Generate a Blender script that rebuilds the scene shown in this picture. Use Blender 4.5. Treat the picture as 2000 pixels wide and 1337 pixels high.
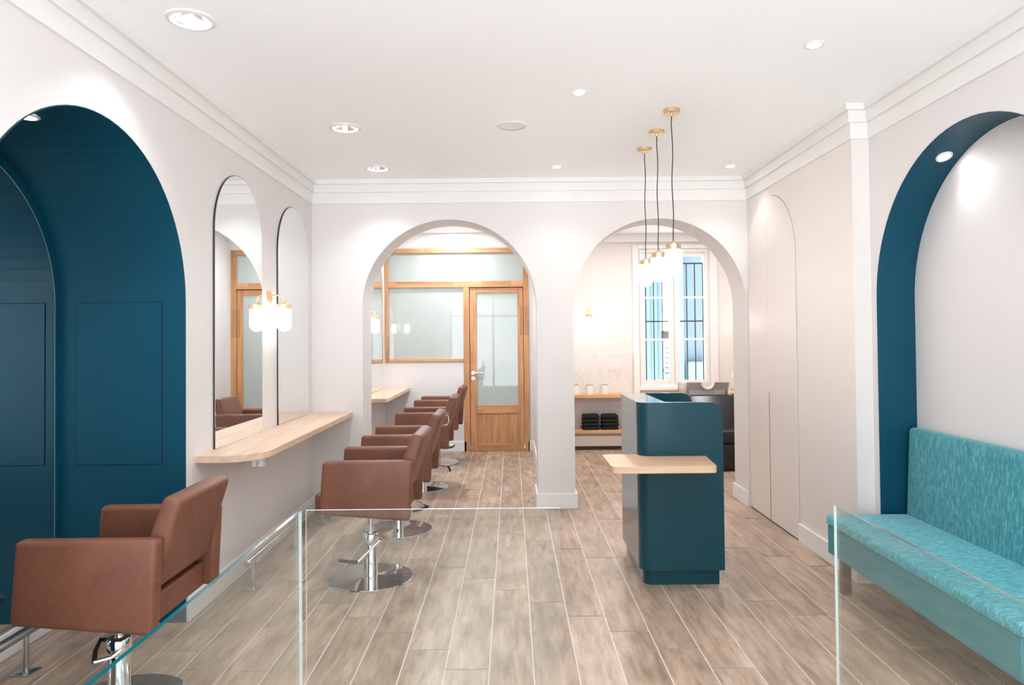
import bpy, bmesh, math, random
from mathutils import Vector, Matrix
random.seed(7)
for o in list(bpy.data.objects): bpy.data.objects.remove(o)
scene = bpy.context.scene
C = scene.collection
PI = math.pi

# ------------------------------------------------------------------ camera
f_px, cy_px, pitch, yaw, roll, CAM_H = 1364.56, 633.97, .01804, .00091, .00952, 1.51
F = Vector((math.sin(yaw)*math.cos(pitch), math.cos(yaw)*math.cos(pitch), math.sin(pitch)))
R0 = Vector((math.cos(yaw), -math.sin(yaw), 0)); U0 = R0.cross(F)
RV = math.cos(roll)*R0 - math.sin(roll)*U0
UV = math.cos(roll)*U0 + math.sin(roll)*R0
cam = bpy.data.cameras.new('camera'); camo = bpy.data.objects.new('camera', cam); C.objects.link(camo)
M = Matrix.Identity(4)
for i in range(3):
    M[i][0] = RV[i]; M[i][1] = UV[i]; M[i][2] = -F[i]
M[2][3] = CAM_H
camo.matrix_world = M
cam.sensor_width = 36; cam.lens = f_px/2000*36; cam.shift_y = (cy_px-668.5)/2000
cam.clip_start = .05; cam.clip_end = 200
scene.camera = camo

# ------------------------------------------------------------------ world, exposure
vs = scene.view_settings
vs.view_transform = 'Standard'; vs.look = 'None'; vs.gamma = 1; vs.use_curve_mapping = False
vs.exposure = 1.37
w = bpy.data.worlds.new('world'); scene.world = w; w.use_nodes = True
bg = w.node_tree.nodes['Background']
wt = w.node_tree
tc_ = wt.nodes.new('ShaderNodeTexCoord'); sx_ = wt.nodes.new('ShaderNodeSeparateXYZ'); wt.links.new(tc_.outputs['Generated'], sx_.inputs[0])
rp_ = wt.nodes.new('ShaderNodeValToRGB')      # brighter lower half added to lift the ceiling, soft sky above
e_ = rp_.color_ramp.elements
e_[0].position = .47; e_[0].color = (.86, .935, 1.0, 1); e_[1].position = .53; e_[1].color = (.36, .40, .44, 1)
ad_ = wt.nodes.new('ShaderNodeMath'); ad_.operation = 'MULTIPLY_ADD'; ad_.inputs[1].default_value = .5; ad_.inputs[2].default_value = .5
wt.links.new(sx_.outputs['Z'], ad_.inputs[0]); wt.links.new(ad_.outputs[0], rp_.inputs[0]); wt.links.new(rp_.outputs[0], bg.inputs[0])
bg.inputs[1].default_value = 3.7

K_BIG, K_SPOT, K_NICHE, K_ROOM = 4.5, 4.2, 4, 16
WARM = (1, .955, .93); NEUT = (.90, .95, 1)

# ------------------------------------------------------------------ materials
def srgb(r, g, b):
    f = lambda c: (c/255/12.92) if c/255 <= .04045 else ((c/255+.055)/1.055)**2.4
    return (f(r), f(g), f(b), 1)
def mat(name, col, rough=.5, metal=0, **kw):
    m = bpy.data.materials.new(name); m.use_nodes = True
    b = m.node_tree.nodes['Principled BSDF']
    b.inputs['Base Color'].default_value = col
    b.inputs['Roughness'].default_value = rough; b.inputs['Metallic'].default_value = metal
    for k, v in kw.items(): b.inputs[k.replace('_', ' ')].default_value = v
    return m
class NT:
    def __init__(s, m): s.m = m; s.t = m.node_tree; s.b = s.t.nodes.get('Principled BSDF')
    def n(s, kind, **kw):
        nd = s.t.nodes.new(kind)
        for k, v in kw.items():
            if hasattr(nd, k): setattr(nd, k, v)
        return nd
    def l(s, a, b): s.t.links.new(a, b)
def speckle(m, col, amt=.03, scale=6, bump=0, bscale=60, stretch=(1, 1, 1)):
    """slow paint unevenness and a little surface relief"""
    k = NT(m); tc = k.n('ShaderNodeTexCoord'); mp = k.n('ShaderNodeMapping'); mp.inputs['Scale'].default_value = stretch
    k.l(tc.outputs['Object'], mp.inputs[0])
    nz = k.n('ShaderNodeTexNoise'); nz.inputs['Scale'].default_value = scale; nz.inputs['Detail'].default_value = 3
    k.l(mp.outputs[0], nz.inputs['Vector'])
    r = k.n('ShaderNodeValToRGB'); r.color_ramp.elements[0].position = .3; r.color_ramp.elements[1].position = .7
    r.color_ramp.elements[0].color = (col[0]*(1-amt), col[1]*(1-amt), col[2]*(1-amt), 1)
    r.color_ramp.elements[1].color = (min(1, col[0]*(1+amt)), min(1, col[1]*(1+amt)), min(1, col[2]*(1+amt)), 1)
    k.l(nz.outputs[0], r.inputs[0]); k.l(r.outputs[0], k.b.inputs['Base Color'])
    if bump:
        n2 = k.n('ShaderNodeTexNoise'); n2.inputs['Scale'].default_value = bscale; k.l(mp.outputs[0], n2.inputs['Vector'])
        bp = k.n('ShaderNodeBump'); bp.inputs['Strength'].default_value = bump; bp.inputs['Distance'].default_value = .002
        k.l(n2.outputs[0], bp.inputs['Height']); k.l(bp.outputs[0], k.b.inputs['Normal'])
    return m
def paint(name, r, g, b, rough=.6, amt=.012, bump=.05): 
    c = srgb(r, g, b); return speckle(mat(name, c, rough), c, amt, 1.5, bump, 120)
M_WALL = paint('wall_paint', 221, 216, 214, .55)
M_WALLW = paint('warm_wall_paint', 226, 219, 214, .5)
M_CEIL = paint('ceiling_paint', 253, 253, 254, .8)
M_TRIM = paint('trim_paint', 232, 229, 226, .4, .005, 0)
M_DOORP = paint('door_lacquer', 226, 219, 214, .25, .004, 0)
M_TEAL = paint('teal_paint', 10, 70, 90, .45, .04, .1)
M_DESK = paint('teal_lacquer', 12, 60, 70, .42, .03, 0)
def lacquer(m, f0, power, rough):
    """satin clear lacquer: almost no sheen face-on, strong at grazing angles"""
    t = m.node_tree; b = t.nodes['Principled BSDF']; b.inputs['Specular IOR Level'].default_value = .22
    out = t.nodes['Material Output']; lw = t.nodes.new('ShaderNodeLayerWeight'); lw.inputs['Blend'].default_value = .5
    pw = t.nodes.new('ShaderNodeMath'); pw.operation = 'POWER'; pw.inputs[1].default_value = power
    ma = t.nodes.new('ShaderNodeMath'); ma.operation = 'MULTIPLY_ADD'; ma.inputs[1].default_value = .95; ma.inputs[2].default_value = f0
    g = t.nodes.new('ShaderNodeBsdfGlossy'); g.inputs['Roughness'].default_value = rough; mx = t.nodes.new('ShaderNodeMixShader')
    t.links.new(lw.outputs['Facing'], pw.inputs[0]); t.links.new(pw.outputs[0], ma.inputs[0]); t.links.new(ma.outputs[0], mx.inputs[0])
    t.links.new(b.outputs[0], mx.inputs[1]); t.links.new(g.outputs[0], mx.inputs[2]); t.links.new(mx.outputs[0], out.inputs[0])
lacquer(M_DESK, .004, 2.9, .13)
M_TEAL.node_tree.nodes['Principled BSDF'].inputs['Specular IOR Level'].default_value = .22
M_DARK = mat('gap_shade', srgb(70, 62, 56), .8)  # dark colour stands in for the shade inside narrow gaps
M_CHROME = mat('chrome', (.82, .83, .84, 1), .07, 1)
M_STEEL = speckle(mat('brushed_steel', (.55, .55, .54, 1), .25, 1), (.55, .55, .54), .06, 30)
M_BRASS = speckle(mat('brushed_brass', (.83, .60, .36, 1), .32, 1), (.83, .60, .36), .05, 30)
M_BLACK = mat('black_rubber', srgb(22, 22, 22), .5)
M_BLEATH = speckle(mat('black_leather', srgb(24, 25, 27), .32), srgb(24, 25, 27), .1, 20, .2, 200)
M_CERAM = mat('grey_ceramic', srgb(200, 195, 190), .25)
M_CERAMW = mat('white_ceramic', srgb(236, 232, 228), .12)
M_POT = mat('white_pot', srgb(236, 230, 224), .35)
M_LID = mat('brown_lid', srgb(96, 76, 66), .5); M_LIDR = mat('red_lid', srgb(140, 60, 50), .5)
M_TOWEL = speckle(mat('black_towel', srgb(16, 22, 23), .95), srgb(16, 22, 23), .3, 90, .8, 300)
M_CORD = mat('black_cord', srgb(35, 33, 33), .6)
M_PLAST = mat('white_plastic', srgb(232, 230, 230), .4)
M_GRILLE = mat('dark_iron', srgb(48, 36, 34), .5)
M_MIRROR = mat('mirror_silver', (.86, .88, .87, 1), .01, 1)
M_MEDGE = mat('mirror_edge', srgb(52, 50, 46), .25)
def wood(name, c1, c2, axis=1, fine=26, rough=.4, blocks=0):
    m = mat(name, c1, rough); k = NT(m); tc = k.n('ShaderNodeTexCoord'); mp = k.n('ShaderNodeMapping')
    s = [fine]*3; s[axis] = fine/14; mp.inputs['Scale'].default_value = s
    k.l(tc.outputs['Object'], mp.inputs[0])
    nz = k.n('ShaderNodeTexNoise'); nz.inputs['Scale'].default_value = 1; nz.inputs['Detail'].default_value = 6; nz.inputs['Distortion'].default_value = .6
    k.l(mp.outputs[0], nz.inputs['Vector'])
    r = k.n('ShaderNodeValToRGB'); r.color_ramp.elements[0].position = .33; r.color_ramp.elements[1].position = .68
    r.color_ramp.elements[0].color = c2; r.color_ramp.elements[1].color = c1
    k.l(nz.outputs[0], r.inputs[0]); out = r.outputs[0]
    if blocks:   # finger-jointed staves of slightly different tone
        mp2 = k.n('ShaderNodeMapping'); s = [9.]*3; s[axis] = 2.6; mp2.inputs['Scale'].default_value = s
        k.l(tc.outputs['Object'], mp2.inputs[0])
        sn = k.n('ShaderNodeVectorMath', operation='FLOOR'); k.l(mp2.outputs[0], sn.inputs[0])
        wn = k.n('ShaderNodeTexWhiteNoise'); k.l(sn.outputs[0], wn.inputs['Vector'])
        mr = k.n('ShaderNodeMapRange'); mr.inputs['To Min'].default_value = 1-blocks; mr.inputs['To Max'].default_value = 1+blocks*.6
        k.l(wn.outputs['Value'], mr.inputs['Value'])
        vm = k.n('ShaderNodeVectorMath', operation='SCALE'); k.l(out, vm.inputs[0]); k.l(mr.outputs[0], vm.inputs['Scale']); out = vm.outputs[0]
    k.l(out, k.b.inputs['Base Color'])
    bp = k.n('ShaderNodeBump'); bp.inputs['Strength'].default_value = .08; k.l(nz.outputs[0], bp.inputs['Height']); k.l(bp.outputs[0], k.b.inputs['Normal'])
    return m
M_OAK = wood('pale_oak', srgb(222, 196, 172), srgb(204, 172, 144), 1)
M_OAKX = wood('pale_oak_crosswise', srgb(214, 182, 152), srgb(196, 160, 128), 0)
M_IROKO = wood('honey_oak_upright', srgb(205, 152, 104), srgb(176, 122, 78), 2, 22, .4, .2)
M_IROKOX = wood('honey_oak_level', srgb(208, 154, 106), srgb(180, 126, 82), 0, 22, .4, .2)
M_PANEL = wood('honey_oak_panel', srgb(202, 150, 100), srgb(166, 116, 72), 2, 34, .4)
M_SHELF = wood('warm_oak_shelf', srgb(222, 172, 118), srgb(205, 150, 98), 0)

def leather():
    m = mat('brown_leather', srgb(114, 69, 50), .5); k = NT(m); tc = k.n('ShaderNodeTexCoord')
    nz = k.n('ShaderNodeTexNoise'); nz.inputs['Scale'].default_value = 7; k.l(tc.outputs['Object'], nz.inputs['Vector'])
    r = k.n('ShaderNodeValToRGB'); r.color_ramp.elements[0].color = srgb(106, 63, 45); r.color_ramp.elements[1].color = srgb(118, 72, 52)
    r.color_ramp.elements[0].position = .3; r.color_ramp.elements[1].position = .7
    k.l(nz.outputs[0], r.inputs[0])
    # embossed diamond lattice: two sets of slanted lines in the arm's plane
    sp = k.n('ShaderNodeSeparateXYZ'); k.l(tc.outputs['Object'], sp.inputs[0])
    ws = []
    for s in (1.6, -1.6):
        a = k.n('ShaderNodeMath', operation='MULTIPLY_ADD'); a.inputs[1].default_value = s; k.l(sp.outputs['Y'], a.inputs[0]); k.l(sp.outputs['Z'], a.inputs[2])
        ax = k.n('ShaderNodeMath', operation='MULTIPLY_ADD'); ax.inputs[1].default_value = s*.5; k.l(sp.outputs['X'], ax.inputs[0]); k.l(a.outputs[0], ax.inputs[2])
        b = k.n('ShaderNodeMath', operation='MULTIPLY'); b.inputs[1].default_value = 2*PI/.075; k.l(ax.outputs[0], b.inputs[0])
        c = k.n('ShaderNodeMath', operation='COSINE'); k.l(b.outputs[0], c.inputs[0])
        g = k.n('ShaderNodeMapRange'); g.inputs['From Min'].default_value = .96; g.inputs['From Max'].default_value = 1; k.l(c.outputs[0], g.inputs['Value']); ws.append(g)
    mx = k.n('ShaderNodeMath', operation='MAXIMUM'); k.l(ws[0].outputs[0], mx.inputs[0]); k.l(ws[1].outputs[0], mx.inputs[1])
    mix = k.n('ShaderNodeMixRGB'); mix.blend_type = 'MIX'; k.l(r.outputs[0], mix.inputs[1]); mix.inputs[2].default_value = srgb(132, 86, 66)
    sc = k.n('ShaderNodeMath', operation='MULTIPLY'); sc.inputs[1].default_value = .36; k.l(mx.outputs[0], sc.inputs[0]); k.l(sc.outputs[0], mix.inputs[0])
    k.l(mix.outputs[0], k.b.inputs['Base Color'])
    n2 = k.n('ShaderNodeTexNoise'); n2.inputs['Scale'].default_value = 300; k.l(tc.outputs['Object'], n2.inputs['Vector'])
    bp = k.n('ShaderNodeBump'); bp.inputs['Strength'].default_value = .12; bp.inputs['Distance'].default_value = .002
    k.l(n2.outputs[0], bp.inputs['Height']); k.l(bp.outputs[0], k.b.inputs['Normal'])
    return m
M_LEATH = leather()
def velvet(name, stretch, up=1.0):
    m = mat(name, srgb(64, 140, 148), .75, 0, Sheen_Weight=.5, Sheen_Roughness=.4); m.node_tree.nodes['Principled BSDF'].inputs['Sheen Tint'].default_value = srgb(190, 225, 228)
    k = NT(m); tc = k.n('ShaderNodeTexCoord'); mp = k.n('ShaderNodeMapping'); mp.inputs['Scale'].default_value = stretch
    k.l(tc.outputs['Object'], mp.inputs[0])
    nz = k.n('ShaderNodeTexNoise'); nz.inputs['Scale'].default_value = 42; nz.inputs['Detail'].default_value = 9; nz.inputs['Roughness'].default_value = .72; nz.inputs['Distortion'].default_value = .3
    k.l(mp.outputs[0], nz.inputs['Vector'])
    r = k.n('ShaderNodeValToRGB'); e = r.color_ramp.elements
    e[0].position = .3; e[0].color = srgb(26*up, 104*up, 116*up); e[1].position = .70; e[1].color = srgb(122*up, 184*up, 190*up)
    x = e.new(.5); x.color = srgb(54*up, 138*up, 148*up)
    k.l(nz.outputs[0], r.inputs[0]); k.l(r.outputs[0], k.b.inputs['Base Color'])
    bp = k.n('ShaderNodeBump'); bp.inputs['Strength'].default_value = .25; bp.inputs['Distance'].default_value = .004
    k.l(nz.outputs[0], bp.inputs['Height']); k.l(bp.outputs[0], k.b.inputs['Normal'])
    return m
M_VELV_B = velvet('teal_velvet_upright', (1, 1.6, .5)); M_VELV_S = velvet('teal_velvet_painted_sheen', (.7, 2.0, 1), 1.14)  # seat velvet lightened in colour for the sheen on its top
M_APRON = speckle(mat('teal_vinyl', srgb(62, 142, 150), .5), srgb(62, 142, 150), .03, 5)
def marble():
    m = mat('white_marble', srgb(222, 216, 210), .2); k = NT(m); tc = k.n('ShaderNodeTexCoord')
    nz = k.n('ShaderNodeTexNoise'); nz.inputs['Scale'].default_value = 3.5; nz.inputs['Detail'].default_value = 8; nz.inputs['Distortion'].default_value = 2.5
    k.l(tc.outputs['Object'], nz.inputs['Vector']); r = k.n('ShaderNodeValToRGB'); e = r.color_ramp.elements
    e[0].position = .47; e[0].color = srgb(224, 218, 212); e[1].position = .53; e[1].color = srgb(224, 218, 212)
    x = e.new(.5); x.color = srgb(210, 204, 199)
    k.l(nz.outputs[0], r.inputs[0]); k.l(r.outputs[0], k.b.inputs['Base Color']); return m
M_MARBLE = marble()
def floor_mat():
    m = mat('wood_look_tile', srgb(190, 166, 146), .38); k = NT(m)
    at = k.n('ShaderNodeAttribute'); at.attribute_name = 'tone'
    g = k.n('ShaderNodeNewGeometry'); mp = k.n('ShaderNodeMapping'); mp.inputs['Scale'].default_value = (24, 3.4, 1)
    ad = k.n('ShaderNodeVectorMath', operation='ADD'); k.l(g.outputs['Position'], ad.inputs[0])
    ml = k.n('ShaderNodeVectorMath', operation='SCALE'); ml.inputs['Scale'].default_value = 37; k.l(at.outputs['Color'], ml.inputs[0]); k.l(ml.outputs[0], ad.inputs[1])
    k.l(ad.outputs[0], mp.inputs[0])
    nz = k.n('ShaderNodeTexNoise'); nz.inputs['Scale'].default_value = 1; nz.inputs['Detail'].default_value = 9; nz.inputs['Roughness'].default_value = .66; nz.inputs['Distortion'].default_value = .25
    k.l(mp.outputs[0], nz.inputs['Vector'])
    r = k.n('ShaderNodeValToRGB'); e = r.color_ramp.elements
    e[0].position = .27; e[0].color = srgb(134, 108, 88); e[1].position = .74; e[1].color = srgb(202, 182, 164)
    x = e.new(.45); x.color = srgb(170, 145, 124); x = e.new(.58); x.color = srgb(187, 163, 143)
    k.l(nz.outputs[0], r.inputs[0])
    # broad cloudy weathering patches
    mp2 = k.n('ShaderNodeMapping'); mp2.inputs['Scale'].default_value = (7, 3.2, 1); k.l(ad.outputs[0], mp2.inputs[0])
    n2 = k.n('ShaderNodeTexNoise'); n2.inputs['Scale'].default_value = 1; n2.inputs['Detail'].default_value = 5; k.l(mp2.outputs[0], n2.inputs['Vector'])
    mr = k.n('ShaderNodeMapRange'); mr.inputs['From Min'].default_value = .3; mr.inputs['From Max'].default_value = .7; mr.inputs['To Min'].default_value = .74; mr.inputs['To Max'].default_value = 1.10
    k.l(n2.outputs[0], mr.inputs['Value'])
    v1 = k.n('ShaderNodeVectorMath', operation='SCALE'); k.l(r.outputs[0], v1.inputs[0]); k.l(mr.outputs[0], v1.inputs['Scale'])
    sp = k.n('ShaderNodeSeparateXYZ'); k.l(at.outputs['Color'], sp.inputs[0])
    m3 = k.n('ShaderNodeMapRange'); m3.inputs['To Min'].default_value = .88; m3.inputs['To Max'].default_value = 1.10; k.l(sp.outputs[0], m3.inputs['Value'])
    v2 = k.n('ShaderNodeVectorMath', operation='SCALE'); k.l(v1.outputs[0], v2.inputs[0]); k.l(m3.outputs[0], v2.inputs['Scale'])
    k.l(v2.outputs[0], k.b.inputs['Base Color'])
    bp = k.n('ShaderNodeBump'); bp.inputs['Strength'].default_value = .15; bp.inputs['Distance'].default_value = .002; k.l(nz.outputs[0], bp.inputs['Height']); k.l(bp.outputs[0], k.b.inputs['Normal'])
    return m
M_FLOOR = floor_mat(); M_GROUT = mat('pale_grout', srgb(228, 220, 212), .8)
def clear_glass(name, tint=(.95, .985, .98), base=.045, milky=0):
    """thin architectural glass: see-through with a grazing-angle reflection"""
    m = bpy.data.materials.new(name); m.use_nodes = True; t = m.node_tree; t.nodes.clear(); k = NT(m)
    out = k.n('ShaderNodeOutputMaterial'); tr = k.n('ShaderNodeBsdfTransparent'); tr.inputs[0].default_value = (*tint, 1)
    gl = k.n('ShaderNodeBsdfGlossy'); gl.inputs['Roughness'].default_value = .01
    lw = k.n('ShaderNodeLayerWeight'); lw.inputs['Blend'].default_value = .5
    pw = k.n('ShaderNodeMath', operation='POWER'); pw.inputs[1].default_value = 5; k.l(lw.outputs['Facing'], pw.inputs[0])
    ma = k.n('ShaderNodeMath', operation='MULTIPLY_ADD'); ma.inputs[1].default_value = 1-base; ma.inputs[2].default_value = base; k.l(pw.outputs[0], ma.inputs[0])
    src = tr.outputs[0]
    if milky:
        df = k.n('ShaderNodeBsdfTranslucent'); df.inputs[0].default_value = (.95, .95, .93, 1); mm = k.n('ShaderNodeMixShader'); mm.inputs[0].default_value = milky
        k.l(tr.outputs[0], mm.inputs[1]); k.l(df.outputs[0], mm.inputs[2]); src = mm.outputs[0]
    mx = k.n('ShaderNodeMixShader'); k.l(ma.outputs[0], mx.inputs[0]); k.l(src, mx.inputs[1]); k.l(gl.outputs[0], mx.inputs[2]); k.l(mx.outputs[0], out.inputs[0])
    return m
M_GLASS = clear_glass('clear_glass', (.95, .978, .972), .085); M_PANE = clear_glass('window_glass', (.97, .99, 1), .04); M_SHADE = clear_glass('ribbed_glass', (.97, .97, .96), .1, .25)
M_GEDGE = mat('glass_edge', srgb(14, 92, 100), .12, 0, Specular_IOR_Level=.8)
M_GEDGEP = mat('glass_edge_pale', srgb(205, 220, 217), .12, 0, Specular_IOR_Level=.8)
M_FROST = mat('frosted_glass', srgb(170, 177, 172), .42, 0, Coat_Weight=1.0, Coat_Roughness=.015)
def emit(name, col, s):
    m = bpy.data.materials.new(name); m.use_nodes = True; k = NT(m); k.t.nodes.clear(); o = k.n('ShaderNodeOutputMaterial')
    e = k.n('ShaderNodeEmission'); e.inputs[0].default_value = (*col, 1); e.inputs[1].default_value = s; k.l(e.outputs[0], o.inputs[0]); return m
M_BULB = emit('lamp_glow', (1, .94, .88), 34); M_BULBW = emit('wall_lamp_glow', (1, .92, .84), 15); M_SPOTG = emit('spot_glow', (1, .96, .92), 14); M_BIGG = emit('downlight_glow', (1, .95, .92), 2.2)
M_REFL = mat('reflector', (.66, .62, .60, 1), .16, 1)

# ------------------------------------------------------------------ mesh helpers
class MB:
    def __init__(s): s.b = bmesh.new()
    def merge(s, o):
        me = bpy.data.meshes.new('t'); o.to_mesh(me); o.free(); s.b.from_mesh(me); bpy.data.meshes.remove(me); return s
    def box(s, lo, hi, bev=0, seg=2, mi=0):
        t = bmesh.new(); bmesh.ops.create_cube(t, size=1)
        for v in t.verts: v.co = Vector([(lo[i]+hi[i])/2 + v.co[i]*(hi[i]-lo[i]) for i in range(3)])
        if bev: bmesh.ops.bevel(t, geom=t.edges[:], offset=bev, segments=seg, profile=.5, affect='EDGES')
        for fc in t.faces: fc.material_index = mi
        return s.merge(t)
    def prism(s, pts, ax, a, b, bev=0, seg=2, mi=0):
        """pts: closed 2-D outline in the other two axes (in xyz order), extruded from a to b along axis ax"""
        t = bmesh.new(); o = [i for i in range(3) if i != ax]
        def mk(p, q):
            c = [0, 0, 0]; c[ax] = q; c[o[0]] = p[0]; c[o[1]] = p[1]; return t.verts.new(c)
        A = [mk(p, a) for p in pts]; B = [mk(p, b) for p in pts]; n = len(pts)
        t.faces.new(A); t.faces.new(B[::-1])
        for i in range(n): t.faces.new((A[i], B[i], B[(i+1) % n], A[(i+1) % n]))
        bmesh.ops.recalc_face_normals(t, faces=t.faces[:])
        if bev: bmesh.ops.bevel(t, geom=[e for e in t.edges if e.calc_face_angle(0) > .35], offset=bev, segments=seg, profile=.5, affect='EDGES')
        for fc in t.faces: fc.material_index = mi
        return s.merge(t)
    def lathe(s, prof, c=(0, 0, 0), n=32, axis=(0, 0, 1)):
        t = bmesh.new(); rings = []
        for r, z in prof:
            rings.append([t.verts.new((r*math.cos(2*PI*i/n), r*math.sin(2*PI*i/n), z)) for i in range(n)] if r > 1e-6 else [t.verts.new((0, 0, z))])
        for A, B in zip(rings, rings[1:]):
            for i in range(n):
                j = (i+1) % n
                if len(A) == 1 and len(B) == 1: continue
                if len(A) == 1: t.faces.new((A[0], B[i], B[j]))
                elif len(B) == 1: t.faces.new((A[i], B[0], A[j]))
                else: t.faces.new((A[i], B[i], B[j], A[j]))
        bmesh.ops.recalc_face_normals(t, faces=t.faces[:])
        q = Vector((0, 0, 1)).rotation_difference(Vector(axis).normalized()).to_matrix().to_4x4()
        bmesh.ops.transform(t, matrix=Matrix.Translation(c) @ q, verts=t.verts[:])
        return s.merge(t)
    def cyl(s, p0, p1, r, n=20, r1=None):
        p0, p1 = Vector(p0), Vector(p1); h = (p1-p0).length; r1 = r if r1 is None else r1
        return s.lathe([(0, 0), (r, 0), (r1, h), (0, h)], p0, n, p1-p0)
    def tube(s, pts, r, n=10):
        pts = [Vector(p) for p in pts]; t = bmesh.new(); rings = []; up = None
        for i, p in enumerate(pts):
            d = (pts[min(i+1, len(pts)-1)] - pts[max(i-1, 0)]).normalized()
            if up is None: up = d.orthogonal().normalized()
            up = (up - d*up.dot(d)).normalized(); sd = d.cross(up)
            rings.append([t.verts.new(p + r*(math.cos(2*PI*k/n)*up + math.sin(2*PI*k/n)*sd)) for k in range(n)])
        for A, B in zip(rings, rings[1:]):
            for k in range(n): t.faces.new((A[k], A[(k+1) % n], B[(k+1) % n], B[k]))
        t.faces.new(rings[0][::-1]); t.faces.new(rings[-1])
        bmesh.ops.recalc_face_normals(t, faces=t.faces[:])
        return s.merge(t)
    def quad(s, *ps, mi=0):
        fc = s.b.faces.new([s.b.verts.new(p) for p in ps]); fc.material_index = mi; return s
    def build(s, name, m, parent=None, off=None, smooth=True, angle=.6):
        if off is not None: bmesh.ops.translate(s.b, vec=-Vector(off), verts=s.b.verts[:])
        me = bpy.data.meshes.new(name); s.b.to_mesh(me); s.b.free()
        for x in (m if isinstance(m, (list, tuple)) else [m]): me.materials.append(x)
        if smooth:
            me.polygons.foreach_set('use_smooth', [True]*len(me.polygons)); me.set_sharp_from_angle(angle=angle)
        o = bpy.data.objects.new(name, me); C.objects.link(o)
        if parent: o.parent = parent
        return o
def tag(o, label=None, cat=None, group=None, kind=None):
    if label: o['label'] = label
    if cat: o['category'] = cat
    if group: o['group'] = group
    if kind: o['kind'] = kind
    return o
def thing(name, label, cat, loc=(0, 0, 0), rz=0, group=None):
    o = bpy.data.objects.new(name, None); C.objects.link(o); o.location = loc; o.rotation_euler = (0, 0, rz); o.empty_display_size = .1
    return tag(o, label, cat, group)
def struct(o, label=None, cat=None): return tag(o, label, cat, kind='structure')
def dup(root, loc=None, rz=None, label=None):
    def rec(o, par):
        c = o.copy(); C.objects.link(c); c.parent = par
        for ch in o.children: rec(ch, c)
        return c
    r = rec(root, None)
    if loc is not None: r.location = loc
    if rz is not None: r.rotation_euler = (0, 0, rz)
    if label: r['label'] = label
    return r
def one(name, mb, m, label, cat, loc, group=None, **kw):
    """a thing that is a single mesh, its origin moved to its own base"""
    o = mb.build(name, m, None, loc, **kw); o.location = loc; return tag(o, label, cat, group)
def arc(c, r, a0, a1, n): return [(c[0]+r*math.cos(a0+(a1-a0)*i/n), c[1]+r*math.sin(a0+(a1-a0)*i/n)) for i in range(n+1)]
def arch_pts(uc, r, zs, z0, n=40):
    return [(uc-r, z0)] + [(uc-r*math.cos(PI*i/n), zs+r*math.sin(PI*i/n)) for i in range(n+1)] + [(uc+r, z0)]
def arch_wall(ax, p0, p1, u0, u1, z0, z1, ops, lining=True, n=48):
    """wall between planes p0 and p1 along axis ax, pierced by arches (uc, r, zs)"""
    mb = MB()
    def P(p, u, z): return (p, u, z) if ax == 0 else (u, p, z)
    cuts = [u0]; 
    for uc, r, zs in ops: cuts += [uc-r, uc+r]
    cuts.append(u1)
    for i in range(0, len(cuts), 2):
        a, b = cuts[i], cuts[i+1]
        if b-a < 1e-4: continue
        for p in (p0, p1): mb.quad(P(p, a, z0), P(p, b, z0), P(p, b, z1), P(p, a, z1))
        if lining or i == 0: 
            pass
    for uc, r, zs in ops:
        q = [(uc-r*math.cos(PI*i/n), zs+r*math.sin(PI*i/n)) for i in range(n+1)]
        for A, B in zip(q, q[1:]):
            for p in (p0, p1): mb.quad(P(p, A[0], A[1]), P(p, B[0], B[1]), P(p, B[0], z1), P(p, A[0], z1))
            if lining: mb.quad(P(p0, *A), P(p1, *A), P(p1, *B), P(p0, *B))
        if lining:
            for u in (uc-r, uc+r): mb.quad(P(p0, u, z0), P(p1, u, z0), P(p1, u, zs), P(p0, u, zs))
    mb.quad(P(p0, u0, z0), P(p1, u0, z0), P(p1, u0, z1), P(p0, u0, z1)); mb.quad(P(p0, u1, z0), P(p1, u1, z0), P(p1, u1, z1), P(p0, u1, z1))
    mb.quad(P(p0, u0, z1), P(p1, u0, z1), P(p1, u1, z1), P(p0, u1, z1))
    return mb

# ------------------------------------------------------------------ measures of the room
XL, XR, XR2, D, D2, ZC, ZK = -1.763, 2.10, 2.206, 6.183, 6.56, 2.915, 2.708
X2L, YP, YW, Y0, PIL = -1.69, 9.32, 9.60, -1.3, 4.272
XDA, XDB, X2R = .29, .52, 3.8
NLc, NLr, NLz = 3.0, .777, 1.712        # left niche
NRc, NRr, NRz = 3.38, .825, 1.722       # right niche
XNL, XNR = -2.44, 2.43

# ------------------------------------------------------------------ floor: tiles in a stair bond
def build_floor():
    b = bmesh.new(); lay = b.loops.layers.float_color.new('tone')
    def q(x0, y0, x1, y1, z, mi, col):
        vs_ = [b.verts.new(p) for p in ((x0, y0, z), (x1, y0, z), (x1, y1, z), (x0, y1, z))]; fc = b.faces.new(vs_); fc.material_index = mi
        for lp in fc.loops: lp[lay] = col
    q(-2.6, Y0, X2R, YW, -.002, 1, (0, 0, 0, 1))
    W, L, G, x0 = .2015, 1.203, .0028, -.518
    for k in range(-11, 22):
        xa, xb = x0+k*W+G, x0+(k+1)*W-G
        if xb < -2.6 or xa > X2R: continue
        y = 3.212-.203*(k-1); y -= math.ceil((y-Y0)/L)*L
        while y < YW:
            ya, yb = max(y+G, Y0), min(y+L-G, YW)
            if yb > ya: q(max(xa, -2.6), ya, min(xb, X2R), yb, 0, 0, (random.random(), random.random(), random.random(), 1))
            y += L
    me = bpy.data.meshes.new('floor'); b.to_mesh(me); b.free(); me.materials.append(M_FLOOR); me.materials.append(M_GROUT)
    o = bpy.data.objects.new('floor', me); C.objects.link(o); struct(o)
build_floor()
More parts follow.
